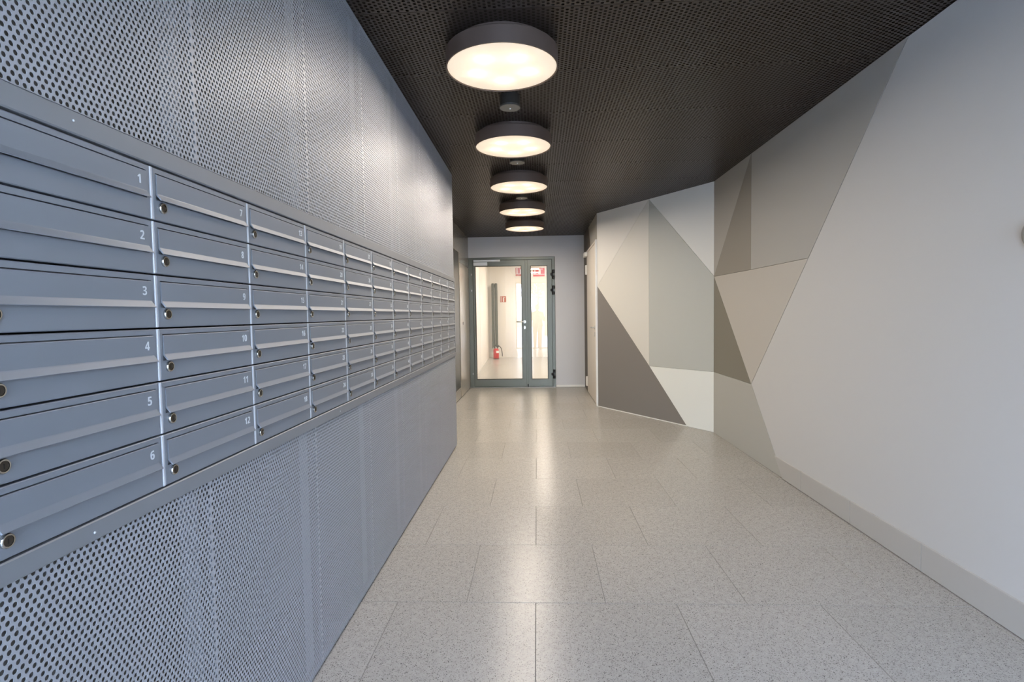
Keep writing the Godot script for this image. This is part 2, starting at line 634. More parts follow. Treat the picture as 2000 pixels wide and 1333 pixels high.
func build_recess() -> void:
	var w := thing("wall_recess_left", "satin metal clad wall beyond the end of the letter boxes", "wall", Vector3.ZERO, 0.0, "", "structure")
	fbox("wall_core", -1.40, -1.165, 0.0, CEIL, BANK_END, FAR, M.core_grey, w)
	for s in [[5.2, 6.4], [6.402, 7.6]]:
		fbox("cladding_panel", -1.165, -1.15, 0.012, CEIL, s[0], s[1], M.satin_panel, w, 0.001)
	fbox("cladding_panel", -1.165, -1.15, 2.18, CEIL, 7.602, 8.25, M.satin_panel, w, 0.001)
	fbox("cladding_panel", -1.165, -1.15, 2.04, CEIL, 8.252, FAR, M.satin_panel, w, 0.001)
	fbox("cladding_panel", -1.165, -1.15, 0.012, 0.16, 7.602, 8.25, M.satin_panel, w, 0.001)
	fbox("dark_inset_panel", -1.165, -1.156, 0.16, 2.18, 7.602, 8.25, M.dark_panel, w, 0.001)  # tall dark panel set slightly behind the cladding face
	fbox("floor_joint", -1.160, -1.152, 0.001, 0.012, BANK_END, FAR, M.black_plastic, w)
	var d := thing("door_3", "flush satin metal cupboard door with a small lock in the left recess", "door", V(-1.15, 0.012, 8.82), PI / 2, "", "structure")
	block("leaf", Vector3(-0.56, 0.0, -0.014), Vector3(0.56, 2.024, 0.004), mat("satin_leaf", c8(176, 168, 154), 0.24, 0.3), d, 0.0015)
	var b := MB.new()
	b.turn = Transform3D(Basis(Vector3.RIGHT, PI / 2), Vector3(-0.26, 1.107, 0.004))
	b.lathe([v2(0, 0), v2(0.022, 0), v2(0.022, 0.004), v2(0.018, 0.008), v2(0, 0.008)], 24)
	put("lock", b.mesh(M.lock_core), d)


func build_far_wall() -> void:
	var w := thing("wall_far", "cool grey end wall around the glass door", "wall", Vector3.ZERO, 0.0, "", "structure")
	fbox("wall_above", -1.15, 0.804, 2.215, CEIL, FAR, FAR + 0.20, M.wall_grey, w)
	fbox("wall_above", -1.62, 2.7, CEIL, 2.85, FAR + 0.16, FAR + 0.20, M.hall_white, w)
	fbox("wall_beside", 0.315, 1.0, 0.0, 2.215, FAR, FAR + 0.20, M.wall_grey, w)
	fbox("wall_return", -1.40, -1.15, 0.0, CEIL, FAR, FAR + 0.20, M.wall_grey, w)
	var s := thing("baseboard_far", "thin white skirting at the foot of the grey end wall", "baseboard", Vector3.ZERO, 0.0, "", "structure")
	fbox("skirting_strip", 0.318, 0.80, 0.002, 0.035, FAR - 0.010, FAR, M.plain_white, s, 0.002)


func ring_frame(called: String, x0: float, x1: float, y0: float, y1: float, wl: float, wr: float, wb: float, wt: float, z0: float, z1: float, m: Material, parent: Node) -> void:
	# a rectangular frame in one piece: outer edge, front, inner edge
	var c := 0.003
	var b := MB.new()
	b.loft([MB.rect(x0, x1, y0, y1, z0), MB.rect(x0, x1, y0, y1, z1 - c), MB.rect(x0 + c, x1 - c, y0 + c, y1 - c, z1),
		MB.rect(x0 + wl - c, x1 - wr + c, y0 + wb - c, y1 - wt + c, z1), MB.rect(x0 + wl, x1 - wr, y0 + wb, y1 - wt, z1 - c), MB.rect(x0 + wl, x1 - wr, y0 + wb, y1 - wt, z0), MB.rect(x0, x1, y0, y1, z0)], 0, false, false)
	put(called, b.mesh(m), parent)


func build_glass_door() -> void:
	# local z faces the camera
	var d := thing("door_1", "grey green aluminium glass door with narrow side leaf in the end wall", "door", V(0, 0, FAR), 0.0, "", "structure")
	ring_frame("outer_frame", -1.148, 0.313, 0.002, 2.214, 0.075, 0.05, 0.012, 0.045, -0.10, -0.006, M.door_metal, d)
	ring_frame("wide_leaf_frame", -1.070, -0.184, 0.016, 2.165, 0.035, 0.068, 0.125, 0.098, -0.085, 0.004, M.door_metal, d)
	ring_frame("side_leaf_frame", -0.174, 0.262, 0.016, 2.165, 0.078, 0.080, 0.122, 0.102, -0.085, 0.004, M.door_metal, d)
	block("meeting_stile", Vector3(-0.190, 0.02, 0.0045), Vector3(-0.150, 2.16, 0.014), M.door_metal, d, 0.003)
	for g in [["wide", -1.035, -0.252, 0.141, 2.067], ["side", -0.096, 0.182, 0.138, 2.063]]:
		for z in [-0.030, -0.050]:
			block("glass_pane", Vector3(g[1] - 0.008, g[2 + 1] - 0.008, z - 0.004), Vector3(g[2] + 0.008, g[4] + 0.008, z), M.glass, d)
		ring_frame("glazing_seal", g[1] - 0.004, g[2] + 0.004, g[3] - 0.004, g[4] + 0.004, 0.010, 0.010, 0.010, 0.010, -0.026, -0.002, M.seal_black, d)
	# three-part black hinges on the right
	for y in [1.914, 1.647, 0.223]:
		var b := MB.new()
		for k in [-1, 1]:
			b.lathe_at(Vector3(0.286, y + k * 0.050, 0.020), 0.021, 0.052)
		b.lathe_at(Vector3(0.256, y, 0.020), 0.019, 0.042)
		b.box(Vector3(0.256, y - 0.030, 0.0042), Vector3(0.290, y + 0.030, 0.012), 0.002)
		put("hinge", b.mesh(M.black_plastic), d)
	# small pivots on the left jamb
	for y in [1.93, 1.66, 0.24]:
		var b := MB.new()
		b.lathe_at(Vector3(-1.098, y, 0.004), 0.008, 0.03)
		put("jamb_pivot", b.mesh(M.satin_steel), d)
	# lever handle with rose, cylinder below
	var h := MB.new()
	h.turn = Transform3D(Basis(Vector3.RIGHT, PI / 2), Vector3(-0.206, 1.118, 0.014))
	h.lathe([v2(0, 0), v2(0.027, 0), v2(0.027, 0.007), v2(0.024, 0.010), v2(0.010, 0.010), v2(0.010, 0.045), v2(0, 0.045)], 28)
	h.turn = Transform3D()
	h.tube([Vector3(-0.206, 1.118, 0.056), Vector3(-0.216, 1.118, 0.061), Vector3(-0.25, 1.119, 0.062), Vector3(-0.325, 1.120, 0.062), Vector3(-0.337, 1.120, 0.056), Vector3(-0.338, 1.120, 0.040)], 0.0095, 12)
	put("handle", h.mesh(M.satin_steel), d)
	var k := MB.new()
	k.loft([oval(-0.206, 1.022, 0.016, 0.030, 0.014), oval(-0.206, 1.022, 0.016, 0.030, 0.020), oval(-0.206, 1.022, 0.013, 0.027, 0.022)], 1)
	put("lock_plate", k.mesh(M.satin_steel), d)
	# closer: slide rail on the frame, body on the leaf
	block("closer_rail", Vector3(-1.060, 2.142, 0.006), Vector3(-0.606, 2.172, 0.036), M.closer_silver, d, 0.003)
	block("closer_body", Vector3(-1.060, 2.075, 0.005), Vector3(-0.824, 2.132, 0.052), M.closer_silver, d, 0.004)
	block("threshold", Vector3(-1.148, 0.0, -0.10), Vector3(0.313, 0.006, 0.012), M.satin_steel, d, 0.002)
	block("floor_bolt", Vector3(-0.170, 0.008, 0.005), Vector3(-0.150, 0.060, 0.022), M.black_plastic, d, 0.003)


func oval(cx: float, cy: float, rx: float, ry: float, z: float) -> PackedVector3Array:
	var o := PackedVector3Array()
	for i in 24:
		var a := TAU * i / 24
		o.append(Vector3(cx + cos(a) * rx, cy + sin(a) * ry, z))
	return o


func build_white_door() -> void:
	# local x runs from the far end (hinges) towards the camera, z out into the corridor
	var d := thing("door_2", "off white flush door with lever handle in the right recess", "door", V(0.804, 0, 8.12), -PI / 2, "", "structure")
	block("leaf", Vector3(-0.655, 0.008, -0.012), Vector3(0.655, 2.185, 0.010), M.door_white, d, 0.002)
	block("frame_jamb", Vector3(0.66, 0.0, -0.012), Vector3(0.735, 2.22, 0.022), M.plain_white, d, 0.003)
	block("frame_head", Vector3(-0.67, 2.189, -0.012), Vector3(0.658, 2.218, 0.016), M.door_white, d, 0.003)
	for y in [1.93, 0.17]:
		block("hinge", Vector3(-0.712, y - 0.075, 0.0), Vector3(-0.652, y + 0.075, 0.034), M.plain_white, d, 0.006)
	block("closer_body", Vector3(-0.72, 2.125, 0.012), Vector3(-0.50, 2.19, 0.060), M.plain_white, d, 0.005)
	var h := MB.new()
	h.turn = Transform3D(Basis(Vector3.RIGHT, PI / 2), Vector3(0.52, 1.05, 0.010))
	h.lathe([v2(0, 0), v2(0.025, 0), v2(0.025, 0.008), v2(0.010, 0.010), v2(0.010, 0.045), v2(0, 0.045)], 24)
	h.turn = Transform3D()
	h.tube([Vector3(0.52, 1.05, 0.052), Vector3(0.51, 1.05, 0.058), Vector3(0.40, 1.05, 0.058), Vector3(0.392, 1.05, 0.045)], 0.009, 10)
	put("handle", h.mesh(M.satin_steel), d)
	var k := MB.new()
	k.loft([oval(0.52, 0.955, 0.015, 0.028, 0.010), oval(0.52, 0.955, 0.015, 0.028, 0.018)], 1)
	put("lock_plate", k.mesh(M.satin_steel), d)
	block("notice_plate", Vector3(-0.12, 1.50, 0.0102), Vector3(0.02, 1.58, 0.013), M.door_white, d, 0.001)


func build_hall() -> void:
	# the bright hall behind the glass door; its left wall runs slightly outwards
	var a := thing("wall_hall_left", "warm white left wall of the hall behind the glass door", "wall", Vector3.ZERO, 0.0, "", "structure")
	var b := MB.new()
	var o0 := PackedVector3Array([V(-1.20, 0, FAR + 0.2), V(-1.40, 0, HALL), V(-1.62, 0, HALL), V(-1.62, 0, FAR + 0.2)])
	var o1 := PackedVector3Array()
	for p in o0:
		o1.append(p + Vector3(0, 2.85, 0))
	b.loft([o0, o1])
	put("wall_body", b.mesh(M.hall_white), a)
	var k := thing("wall_hall_back", "warm white back wall of the hall behind the glass door", "wall", Vector3.ZERO, 0.0, "", "structure")
	fbox("wall_body", -1.62, 2.7, 0.0, 2.85, HALL, HALL + 0.2, M.hall_white, k)
	var r := thing("wall_hall_right", "warm white right wall of the hall, out of sight", "wall", Vector3.ZERO, 0.0, "", "structure")
	fbox("wall_body", 2.5, 2.7, 0.0, 2.85, FAR + 0.2, HALL, M.hall_white, r)
	fbox("wall_front", 0.9, 2.7, 0.0, 2.85, FAR + 0.0, FAR + 0.2, M.hall_white, r)
	var c := thing("ceiling_hall", "white ceiling of the hall behind the glass door", "ceiling", Vector3.ZERO, 0.0, "", "structure")
	fbox("ceiling_slab", -1.62, 2.7, 2.85, 3.0, FAR + 0.2, HALL + 0.2, M.hall_white, c)


func build_front() -> void:
	# street front behind the camera: open glazing in a dark frame, pavement and trees outside
	var w := thing("wall_front", "street front wall above and beside the entrance glazing", "wall", Vector3.ZERO, 0.0, "", "structure")
	fbox("lintel", -1.5, 2.3, 2.42, 3.0, FACADE - 0.2, FACADE, M.wall_grey, w)
	fbox("pier_left", -1.5, -0.78, 0.0, 2.42, FACADE - 0.2, FACADE, M.wall_grey, w)
	fbox("pier_right", 1.81, 2.3, 0.0, 2.42, FACADE - 0.2, FACADE, M.wall_grey, w)
	var d := thing("door_4", "glazed street entrance behind the viewer, mirrored in the glass door", "door", V(0.515, 0, FACADE - 0.06), PI, "", "structure")
	ring_frame("outer_frame", -1.29, 1.29, 0.0, 2.42, 0.05, 0.05, 0.03, 0.06, -0.03, 0.03, M.door_metal, d)
	for x in [-0.46, 0.46]:
		block("mullion", Vector3(x - 0.03, 0.03, -0.03), Vector3(x + 0.03, 2.36, 0.03), M.door_metal, d, 0.004)
	for g in [[-1.24, -0.49], [-0.43, 0.43], [0.49, 1.24]]:
		block("glass_pane", Vector3(g[0], 0.03, -0.004), Vector3(g[1], 2.36, 0.004), M.glass, d)
	var p := thing("pavement", "pale paved footpath outside the street entrance", "pavement", Vector3.ZERO, 0.0, "", "structure")
	fbox("paving_surface", -25, 25, -0.15, -0.005, -8.0, FACADE - 0.2, M.paving, p)
	var s := thing("road", "pale concrete roadway beyond the footpath", "road", Vector3.ZERO, 0.0, "", "structure")
	fbox("road_surface", -25, 25, -0.25, -0.10, -40.0, -8.0, M.roadway, s)
	for k in 3:
		var x: float = [-3.2, 0.6, 4.6][k]
		var z: float = [-13.5, -15.5, -13.0][k]
		tree(x, z, [5.2, 6.0, 5.4][k], ["leafy street tree mirrored at the left of the glass door", "tallest leafy street tree mirrored in the glass door", "leafy street tree farthest right outside the entrance"][k])


func tree(x: float, z: float, h: float, label: String) -> void:
	var t := thing("street_tree", label, "tree", V(x, -0.12, z), 0.0, "street trees outside the entrance")
	var b := MB.new()
	b.lathe([v2(0.17, 0), v2(0.12, 0.6), v2(0.10, h * 0.45), v2(0.05, h * 0.8), v2(0.0, h * 0.82)], 12, 2)
	for k in 5:
		var a := TAU * k / 5.0
		b.tube([Vector3(0, h * 0.40 + k * 0.12, 0), Vector3(cos(a) * 0.5, h * 0.55, sin(a) * 0.5), Vector3(cos(a) * 1.1, h * 0.75, sin(a) * 1.1)], 0.035, 6)
	put("trunk", b.mesh(M.bark), t)
	var l := MB.new()
	for s in [-1.0, 1.0]:
		l.tri(Vector3(0, 0, 0), Vector3(0.045 * s, 0.06, 0.012), Vector3(0, 0.14, 0.0))
	var mm := MultiMesh.new()
	mm.transform_format = MultiMesh.TRANSFORM_3D
	mm.mesh = l.mesh(M.leaf)
	mm.instance_count = 5200
	for i in mm.instance_count:
		var p := Vector3(rng.randfn(), rng.randfn(), rng.randfn()).normalized() * pow(rng.randf(), 0.4)
		var bs := Basis.from_euler(Vector3(rng.randf() * TAU, rng.randf() * TAU, rng.randf() * TAU)).scaled(Vector3.ONE * rng.randf_range(1.0, 1.9))
		mm.set_instance_transform(i, Transform3D(bs, Vector3(p.x * 1.7, h * 0.70 + p.y * h * 0.34, p.z * 1.7)))
	var o := MultiMeshInstance3D.new()
	o.name = "foliage"
	o.multimesh = mm
	o.set_meta("kind", "stuff")
	t.add_child(o)


func build_lamps() -> void:
	var canopy := MB.new()
	canopy.lathe([v2(0, 0), v2(0.235, 0), v2(0.235, -0.026), v2(0, -0.026)], 64)
	var shell := MB.new()
	shell.lathe([v2(0, -0.026), v2(0.270, -0.026), v2(0.274, -0.030), v2(0.274, -0.108), v2(0.2725, -0.110), v2(0.2685, -0.110), v2(0.2675, -0.108), v2(0.2675, -0.032), v2(0, -0.032)], 96)
	var glass := MB.new()
	glass.lathe([v2(0, -0.102), v2(0.267, -0.101), v2(0.267, -0.104), v2(0.255, -0.1065), v2(0.15, -0.108), v2(0, -0.1085)], 72, 1)
	var bulb := SphereMesh.new()
	bulb.radius = 0.030
	bulb.height = 0.060
	bulb.radial_segments = 16
	bulb.rings = 8
	bulb.material = M.bulb_glow
	var shapes := [canopy.mesh(M.lamp_shell), shell.mesh(M.lamp_shell), glass.mesh(M.diffuser)]
	var which := ["nearest and largest dark drum ceiling lamp, before the first smoke detector", "second dark drum ceiling lamp, between the first and second smoke detectors", "third dark drum ceiling lamp, in the middle of the row", "fourth dark drum ceiling lamp, just before the last one", "last and smallest dark drum ceiling lamp, next to the glass door wall"]
	for k in 5:
		var l := thing("ceiling_lamp", which[k], "lamp", V(-0.155, CEIL, 2.775 + 1.28 * k), 0.0, "round drum lamps in a row on the dark ceiling")
		put("canopy", shapes[0], l)
		put("drum_shell", shapes[1], l)
		put("diffuser", shapes[2], l)
		for j in 5:
			var a := TAU * j / 5.0 + PI / 2
			put("lamp_bulb", bulb, l, Transform3D(Basis(), Vector3(cos(a) * 0.135, -0.066, -sin(a) * 0.135)))
		area(l, Vector3(0, -0.114, 0), 0.46, LAMP_POWER)


func area(parent: Node, at: Vector3, side: float, power: float) -> void:
	var a := AreaLight3D.new()
	a.name = "lamp_light"
	a.position = at
	a.rotation.x = -PI / 2
	a.area_size = Vector2(side, side)
	a.light_energy = power
	a.light_color = c8(255, 241, 225)
	a.area_range = 20.0
	a.area_attenuation = 2.0
	a.shadow_enabled = true
	parent.add_child(a)


func build_mailboxes() -> void:
	var W := 0.37
	var H := 0.1091
	var top := 1.554
	var w2 := 0.1805
	var h0 := 0.0018
	var h1 := H - 0.0018
	# flap field measured on the photograph: 14 mm from the left, 14 mm from the right, top 13 %, fold 48 %, lip 60 % of the height
	var fx0 := -0.170
	var fx1 := 0.170
	var ft := H * 0.868
	var fk := H * 0.50
	var fb := H * 0.395
	var door := MB.new()
	var c := 0.0016
	door.loft([MB.rect(-w2, w2, h0, h1, -0.020), MB.rect(-w2, w2, h0, h1, -c), MB.rect(-w2 + c, w2 - c, h0 + c, h1 - c, 0.0),
		MB.rect(fx0 - 0.002, fx1 + 0.002, fb - 0.001, ft + 0.002, 0.0), MB.rect(fx0 - 0.002, fx1 + 0.002, fb - 0.001, ft + 0.002, -0.008), MB.rect(fx0 - 0.002, fx1 + 0.002, fb - 0.001, ft + 0.002, -0.009)])
	var flap := MB.new()
	# side profile from the hinge at the top down to the flared lip (z, y), then back up along the inside
	var cap_up := true
	var prof := [v2(-0.0025, ft), v2(0.0008, ft - 0.0004), v2(0.0015, ft - 0.0014), v2(0.0015, fk + 0.001), v2(0.0024, fk - 0.001), v2(0.0084, fb), v2(0.0078, fb - 0.0012), v2(0.0064, fb - 0.0008), v2(-0.0018, fk - 0.001), v2(-0.0025, fk + 0.002)]
	var r0 := PackedVector3Array()
	var r1 := PackedVector3Array()
	for p in prof:
		var flare := clampf((p.x - 0.0024) / 0.0060, 0.0, 1.0) * 0.003
		r0.append(Vector3(fx0 + flare, p.y, p.x))
		r1.append(Vector3(fx1 + flare, p.y, p.x))
	flap.loft([r0, r1], 0, false, false, false)
	var ix := Geometry2D.triangulate_polygon(PackedVector2Array(prof))
	for k in range(0, ix.size(), 3):
		var up: bool = ((prof[ix[k + 1]] as Vector2) - prof[ix[k]]).cross((prof[ix[k + 2]] as Vector2) - prof[ix[k]]) > 0.0
		var a := ix[k + 1] if up == cap_up else ix[k + 2]
		var b := ix[k + 2] if up == cap_up else ix[k + 1]
		flap.tri(r0[ix[k]], r0[a], r0[b])
		flap.tri(r1[ix[k]], r1[b], r1[a])
	flap.orient(0)
	var barrel := MB.new()
	barrel.turn = Transform3D(Basis(Vector3.RIGHT, PI / 2), Vector3(-0.155, H - 0.0805, 0.0))
	barrel.lathe([v2(0, -0.004), v2(0.0112, -0.004), v2(0.0112, 0.0032), v2(0.0100, 0.0048), v2(0.0082, 0.0048), v2(0.0082, 0.0030), v2(0, 0.0030)], 24)
	var plug := MB.new()
	plug.turn = barrel.turn
	plug.lathe([v2(0, 0.0030), v2(0.0080, 0.0030), v2(0.0076, 0.0040), v2(0, 0.0040)], 20)
	var slot := MB.new()
	slot.box(Vector3(-0.1558, H - 0.0845, 0.0040), Vector3(-0.1542, H - 0.0765, 0.0043))
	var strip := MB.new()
	strip.box(Vector3(-0.1884, h0, -0.020), Vector3(-0.1816, h1, 0.0010), 0.0012)  # strip along the left door edge, its paler tone paints daylight there
	var body := MB.new()
	body.box(Vector3(-w2 - 0.0005, h0 - 0.001, -0.265), Vector3(w2 + 0.0005, h1 + 0.001, -0.0205))
	var shapes := {"door": door.mesh(M.box_paint), "flap": flap.mesh(M.box_paint), "housing": body.mesh(M.box_inside)}
	var edge := strip.mesh(M.edge_daylight_tone)
	var lock := barrel.mesh(M.lock_metal)
	var core := plug.mesh(M.lock_core)
	var key := slot.mesh(M.black_plastic)
	var font := SystemFont.new()
	font.font_weight = 600
	font.font_names = PackedStringArray(["Droid Sans"])
	var ranks := ["first", "second", "third", "fourth", "fifth", "sixth", "seventh", "eighth", "ninth", "tenth", "eleventh", "twelfth"]
	var rows := ["top", "second", "third", "fourth", "fifth", "bottom"]
	for col in 12:
		for row in 6:
			var no := col * 6 + row + 1
			var where := V(LEFT, top - (row + 1) * H, 1.0902 + W * (col - 0.5))
			var m := thing("mailbox", "grey metal mailbox numbered %d, %s row, %s column of the letter box bank" % [no, rows[row], ranks[col]], "mailbox", where, PI / 2, "numbered mailboxes in the perforated wall")
			put("housing", shapes.housing, m)
			var d := put("door", shapes.door, m)
			put("daylit_edge_strip", edge, m)
			var f := put("flap", shapes.flap, m)
			var l := put("lock", lock, m)
			put("lock_plug", core, l)
			put("keyhole", key, l)
			var t := TextMesh.new()
			t.text = str(no)
			t.font = font
			t.font_size = 64
			t.pixel_size = 0.0172 / 46.0
			t.depth = 0.0004
			t.curve_step = 2.0
			t.horizontal_alignment = HORIZONTAL_ALIGNMENT_RIGHT
			t.material = M.print_white
			var n := put("number", t, f)
			n.position = Vector3(fx1 - 0.0125, 0.6825 * H, 0.0017)
	# steel surround of the bank
	var s := thing("mailbox_surround", "long flat grey steel surround framing the bank of mailboxes", "surround", V(LEFT, 0, 0), PI / 2)
	var z0 := 0.69
	var z1 := 5.193
	var bot := top - 6 * H
	var rail := func(called: String, x0: float, x1: float, y0: float, y1: float) -> void:
		block(called, Vector3(x0, y0, -0.012), Vector3(x1, y1, 0.0025), M.box_frame, s, 0.0022)
	rail.call("top_rail", z0, z1, top + 0.0025, top + 0.041)
	rail.call("bottom_rail", z0, z1, bot - 0.036, bot - 0.0012)
	rail.call("end_rail", z0, z0 + 0.024, bot, top)
	rail.call("end_rail", z1 - 0.028, z1, bot, top)
	for x in [0.905, 2.1, 3.3, 4.5]:
		for y in [top + 0.024, bot - 0.021]:
			var b := MB.new()
			b.turn = Transform3D(Basis(Vector3.RIGHT, PI / 2), Vector3(x, y, 0.0025))
			b.lathe([v2(0, 0), v2(0.0024, 0), v2(0.0020, 0.0010), v2(0, 0.0014)], 12, 2)
			put("rivet", b.mesh(M.print_white), s)


func build_detectors() -> void:
	var b := MB.new()
	b.lathe([v2(0, 0), v2(0.060, 0), v2(0.060, -0.060), v2(0.056, -0.068), v2(0, -0.068)], 40)
	var f := MB.new()
	f.lathe([v2(0, -0.068), v2(0.060, -0.068), v2(0.062, -0.070), v2(0.060, -0.073), v2(0.020, -0.075), v2(0, -0.075)], 40)
	var e := MB.new()
	e.lathe([v2(0, -0.075), v2(0.006, -0.075), v2(0.004, -0.079), v2(0, -0.079)], 12)
	var base := b.mesh(M.sensor_shell)
	var face := f.mesh(M.sensor_face)
	var led := e.mesh(M.plain_white)
	for k in 3:
		var o := thing("smoke_detector", ["smoke detector on the ceiling between the first and second drum lamps", "smoke detector on the ceiling between the second and third drum lamps", "smoke detector on the ceiling between the third and fourth drum lamps"][k], "detector", V(-0.145, CEIL, [3.39, 4.60, 5.99][k]), 0.0, "smoke detectors between the drum lamps")
		put("base", base, o)
		put("face", face, o)
		put("indicator", led, o)


func build_hall_things() -> void:
	# tall tube radiator in the left back corner of the hall
	var r := thing("radiator", "tall dark grey tubular radiator in the hall behind the glass door", "radiator", V(-1.20, 0, 15.80), 0.0)
	for x in [-0.045, 0.045]:
		var b := MB.new()
		b.loft([flat_ring(x, 0.036, 0.045, 0.275), flat_ring(x, 0.041, 0.05, 0.285), flat_ring(x, 0.041, 0.05, 2.12), flat_ring(x, 0.034, 0.043, 2.14)], 1)
		put("tube", b.mesh(M.radiator_grey), r)
	for y in [0.36, 2.05]:
		block("bracket", Vector3(-0.02, y - 0.02, -0.19), Vector3(0.02, y + 0.02, -0.045), M.radiator_grey, r, 0.003)
	block("cross_pipe", Vector3(-0.05, 2.06, -0.02), Vector3(0.05, 2.10, 0.03), M.radiator_grey, r, 0.008)
	var v := MB.new()
	v.turn = Transform3D(Basis(Vector3.RIGHT, PI / 2), Vector3(-0.045, 0.29, 0.045))
	v.lathe([v2(0, 0), v2(0.022, 0), v2(0.022, 0.03), v2(0.016, 0.05), v2(0, 0.05)], 20)
	put("valve", v.mesh(M.satin_steel), r)
	# fire extinguisher on the floor before it
	var x := thing("fire_extinguisher", "red fire extinguisher with black hose below the tall radiator", "extinguisher", V(-1.155, 0, 15.50), 0.0)
	var b := MB.new()
	b.lathe([v2(0, 0.004), v2(0.072, 0.004), v2(0.078, 0.014), v2(0.080, 0.03), v2(0.080, 0.235), v2(0.074, 0.262), v2(0.055, 0.285), v2(0.028, 0.298), v2(0, 0.298)], 36, 2)
	put("cylinder", b.mesh(M.fire_red), x)
	var y := MB.new()
	y.lathe([v2(0, 0), v2(0.079, 0), v2(0.081, 0.006), v2(0.079, 0.018), v2(0, 0.018)], 36)
	put("foot_ring", y.mesh(M.hose_black), x)
	var n := MB.new()
	n.lathe([v2(0, 0.296), v2(0.024, 0.296), v2(0.024, 0.325), v2(0.017, 0.330), v2(0.017, 0.352), v2(0, 0.352)], 20)
	put("valve", n.mesh(M.satin_steel), x)
	var h := MB.new()
	h.tube([Vector3(-0.015, 0.352, 0), Vector3(0.02, 0.362, 0.0), Vector3(0.09, 0.385, 0.0)], 0.009, 8)
	h.tube([Vector3(-0.010, 0.336, 0), Vector3(0.03, 0.338, 0.0), Vector3(0.085, 0.345, 0.0)], 0.008, 8)
	put("handle", h.mesh(M.hose_black), x)
	var q := MB.new()
	var path := []
	for k in 13:
		var a := k / 12.0
		path.append(Vector3(0.02 + 0.155 * sin(a * PI * 0.5), 0.335 + 0.055 * sin(a * PI) - 0.26 * a * a, 0.02))
	q.tube(path, 0.011, 10)
	put("hose", q.mesh(M.hose_black), x)
	var lb := MB.new()
	# paper label wrapped round the shoulder side
	var bands := []
	for hh in [0.17, 0.235]:
		var ring := PackedVector3Array()
		for k in 9:
			var a := lerpf(0.1, 1.4, k / 8.0)
			ring.append(Vector3(sin(a) * 0.0812, hh, cos(a) * 0.0812))
		for k in 9:
			var a := lerpf(1.4, 0.1, k / 8.0)
			ring.append(Vector3(sin(a) * 0.0800, hh, cos(a) * 0.0800))
		bands.append(ring)
	lb.loft(bands, 0)
	put("paper_label", lb.mesh(M.plain_white), x)
	# signs on the back wall
	var s := thing("safety_sign", "small red and white fire extinguisher sign beside the tall radiator", "sign", V(-0.965, 1.69, HALL), 0.0, "red fire safety signs behind the glass door")
	put_sign(s, 0.17, 0.17, M.sign_red, false)
	s = thing("safety_sign", "fire hose sign partly hidden behind the middle stile of the glass door", "sign", V(-0.455, 2.47, HALL), 0.0, "red fire safety signs behind the glass door")
	put_sign(s, 0.28, 0.24, M.sign_red, true)
	s = thing("safety_sign", "red sign washed rose by painted reflection, at the top of the narrow side leaf's glass", "sign", V(0.075, 2.45, HALL), 0.0, "red fire safety signs behind the glass door")
	put_sign(s, 0.33, 0.24, M.sign_red_washed, true)
	# guessed grey dome on the right wall, cut by the edge of the photograph
	var w := thing("round_grey_dome", "small rounded grey dome on the right wall, cut off by the picture's edge", "fitting", V(RIGHT, 1.51, 2.082), -PI / 2)
	var wf := MB.new()
	wf.turn = Transform3D(Basis(Vector3.RIGHT, PI / 2), Vector3.ZERO)
	wf.lathe([v2(0, 0), v2(0.062, 0), v2(0.060, 0.010), v2(0.052, 0.020), v2(0.036, 0.026), v2(0, 0.028)], 36, 2)
	put("cover", wf.mesh(M.closer_grey), w)
	for k in 2:
		var l := thing("hall_lamp", ["white round hall ceiling lamp nearer the glass door, above the view", "white round hall ceiling lamp nearer the back wall, above the view"][k], "lamp", V(0.35, 2.85, [11.6, 14.4][k]), 0.0, "hall lamps above the view through the glass door")
		var d := MB.new()
		d.lathe([v2(0, 0), v2(0.30, 0), v2(0.30, -0.06), v2(0.292, -0.064), v2(0, -0.064)], 48)
		put("housing", d.mesh(M.plain_white), l)
		var g := MB.new()
		g.lathe([v2(0, -0.065), v2(0.285, -0.065), v2(0.28, -0.070), v2(0, -0.074)], 48)
		put("diffuser", g.mesh(M.diffuser), l)
		area(l, Vector3(0, -0.080, 0), 0.5, HALL_POWER)


func flat_ring(x: float, rx: float, rz: float, y: float) -> PackedVector3Array:
	var o := PackedVector3Array()
	for i in 20:
		var a := TAU * i / 20
		o.append(Vector3(x + cos(a) * rx, y, sin(a) * rz))
	return o


func put_sign(s: Node3D, w: float, h: float, m: Material, bar: bool) -> void:
	block("plate", Vector3(-w / 2, -h / 2, 0.001), Vector3(w / 2, h / 2, 0.006), m, s, 0.0008)
	var y0 := -h / 2 + (0.07 if bar else 0.012)
	var z := 0.0062
	# white extinguisher and flame pictogram
	var b := MB.new()
	b.box(Vector3(-w * 0.40, y0, z), Vector3(-w * 0.30, h / 2 - 0.012, z + 0.001))
	b.box(Vector3(-w * 0.02, y0, z), Vector3(w * 0.16, h / 2 - 0.05, z + 0.001))
	b.box(Vector3(w * 0.02, h / 2 - 0.05, z), Vector3(w * 0.10, h / 2 - 0.02, z + 0.001))
	b.box(Vector3(w * 0.10, h / 2 - 0.04, z), Vector3(w * 0.34, h / 2 - 0.028, z + 0.001))
	put("pictogram", b.mesh(M.plain_white), s)
	if bar:
		block("white_rule", Vector3(-w / 2 + 0.004, -h / 2 + 0.052, z), Vector3(w / 2 - 0.004, -h / 2 + 0.064, z + 0.001), M.plain_white, s)


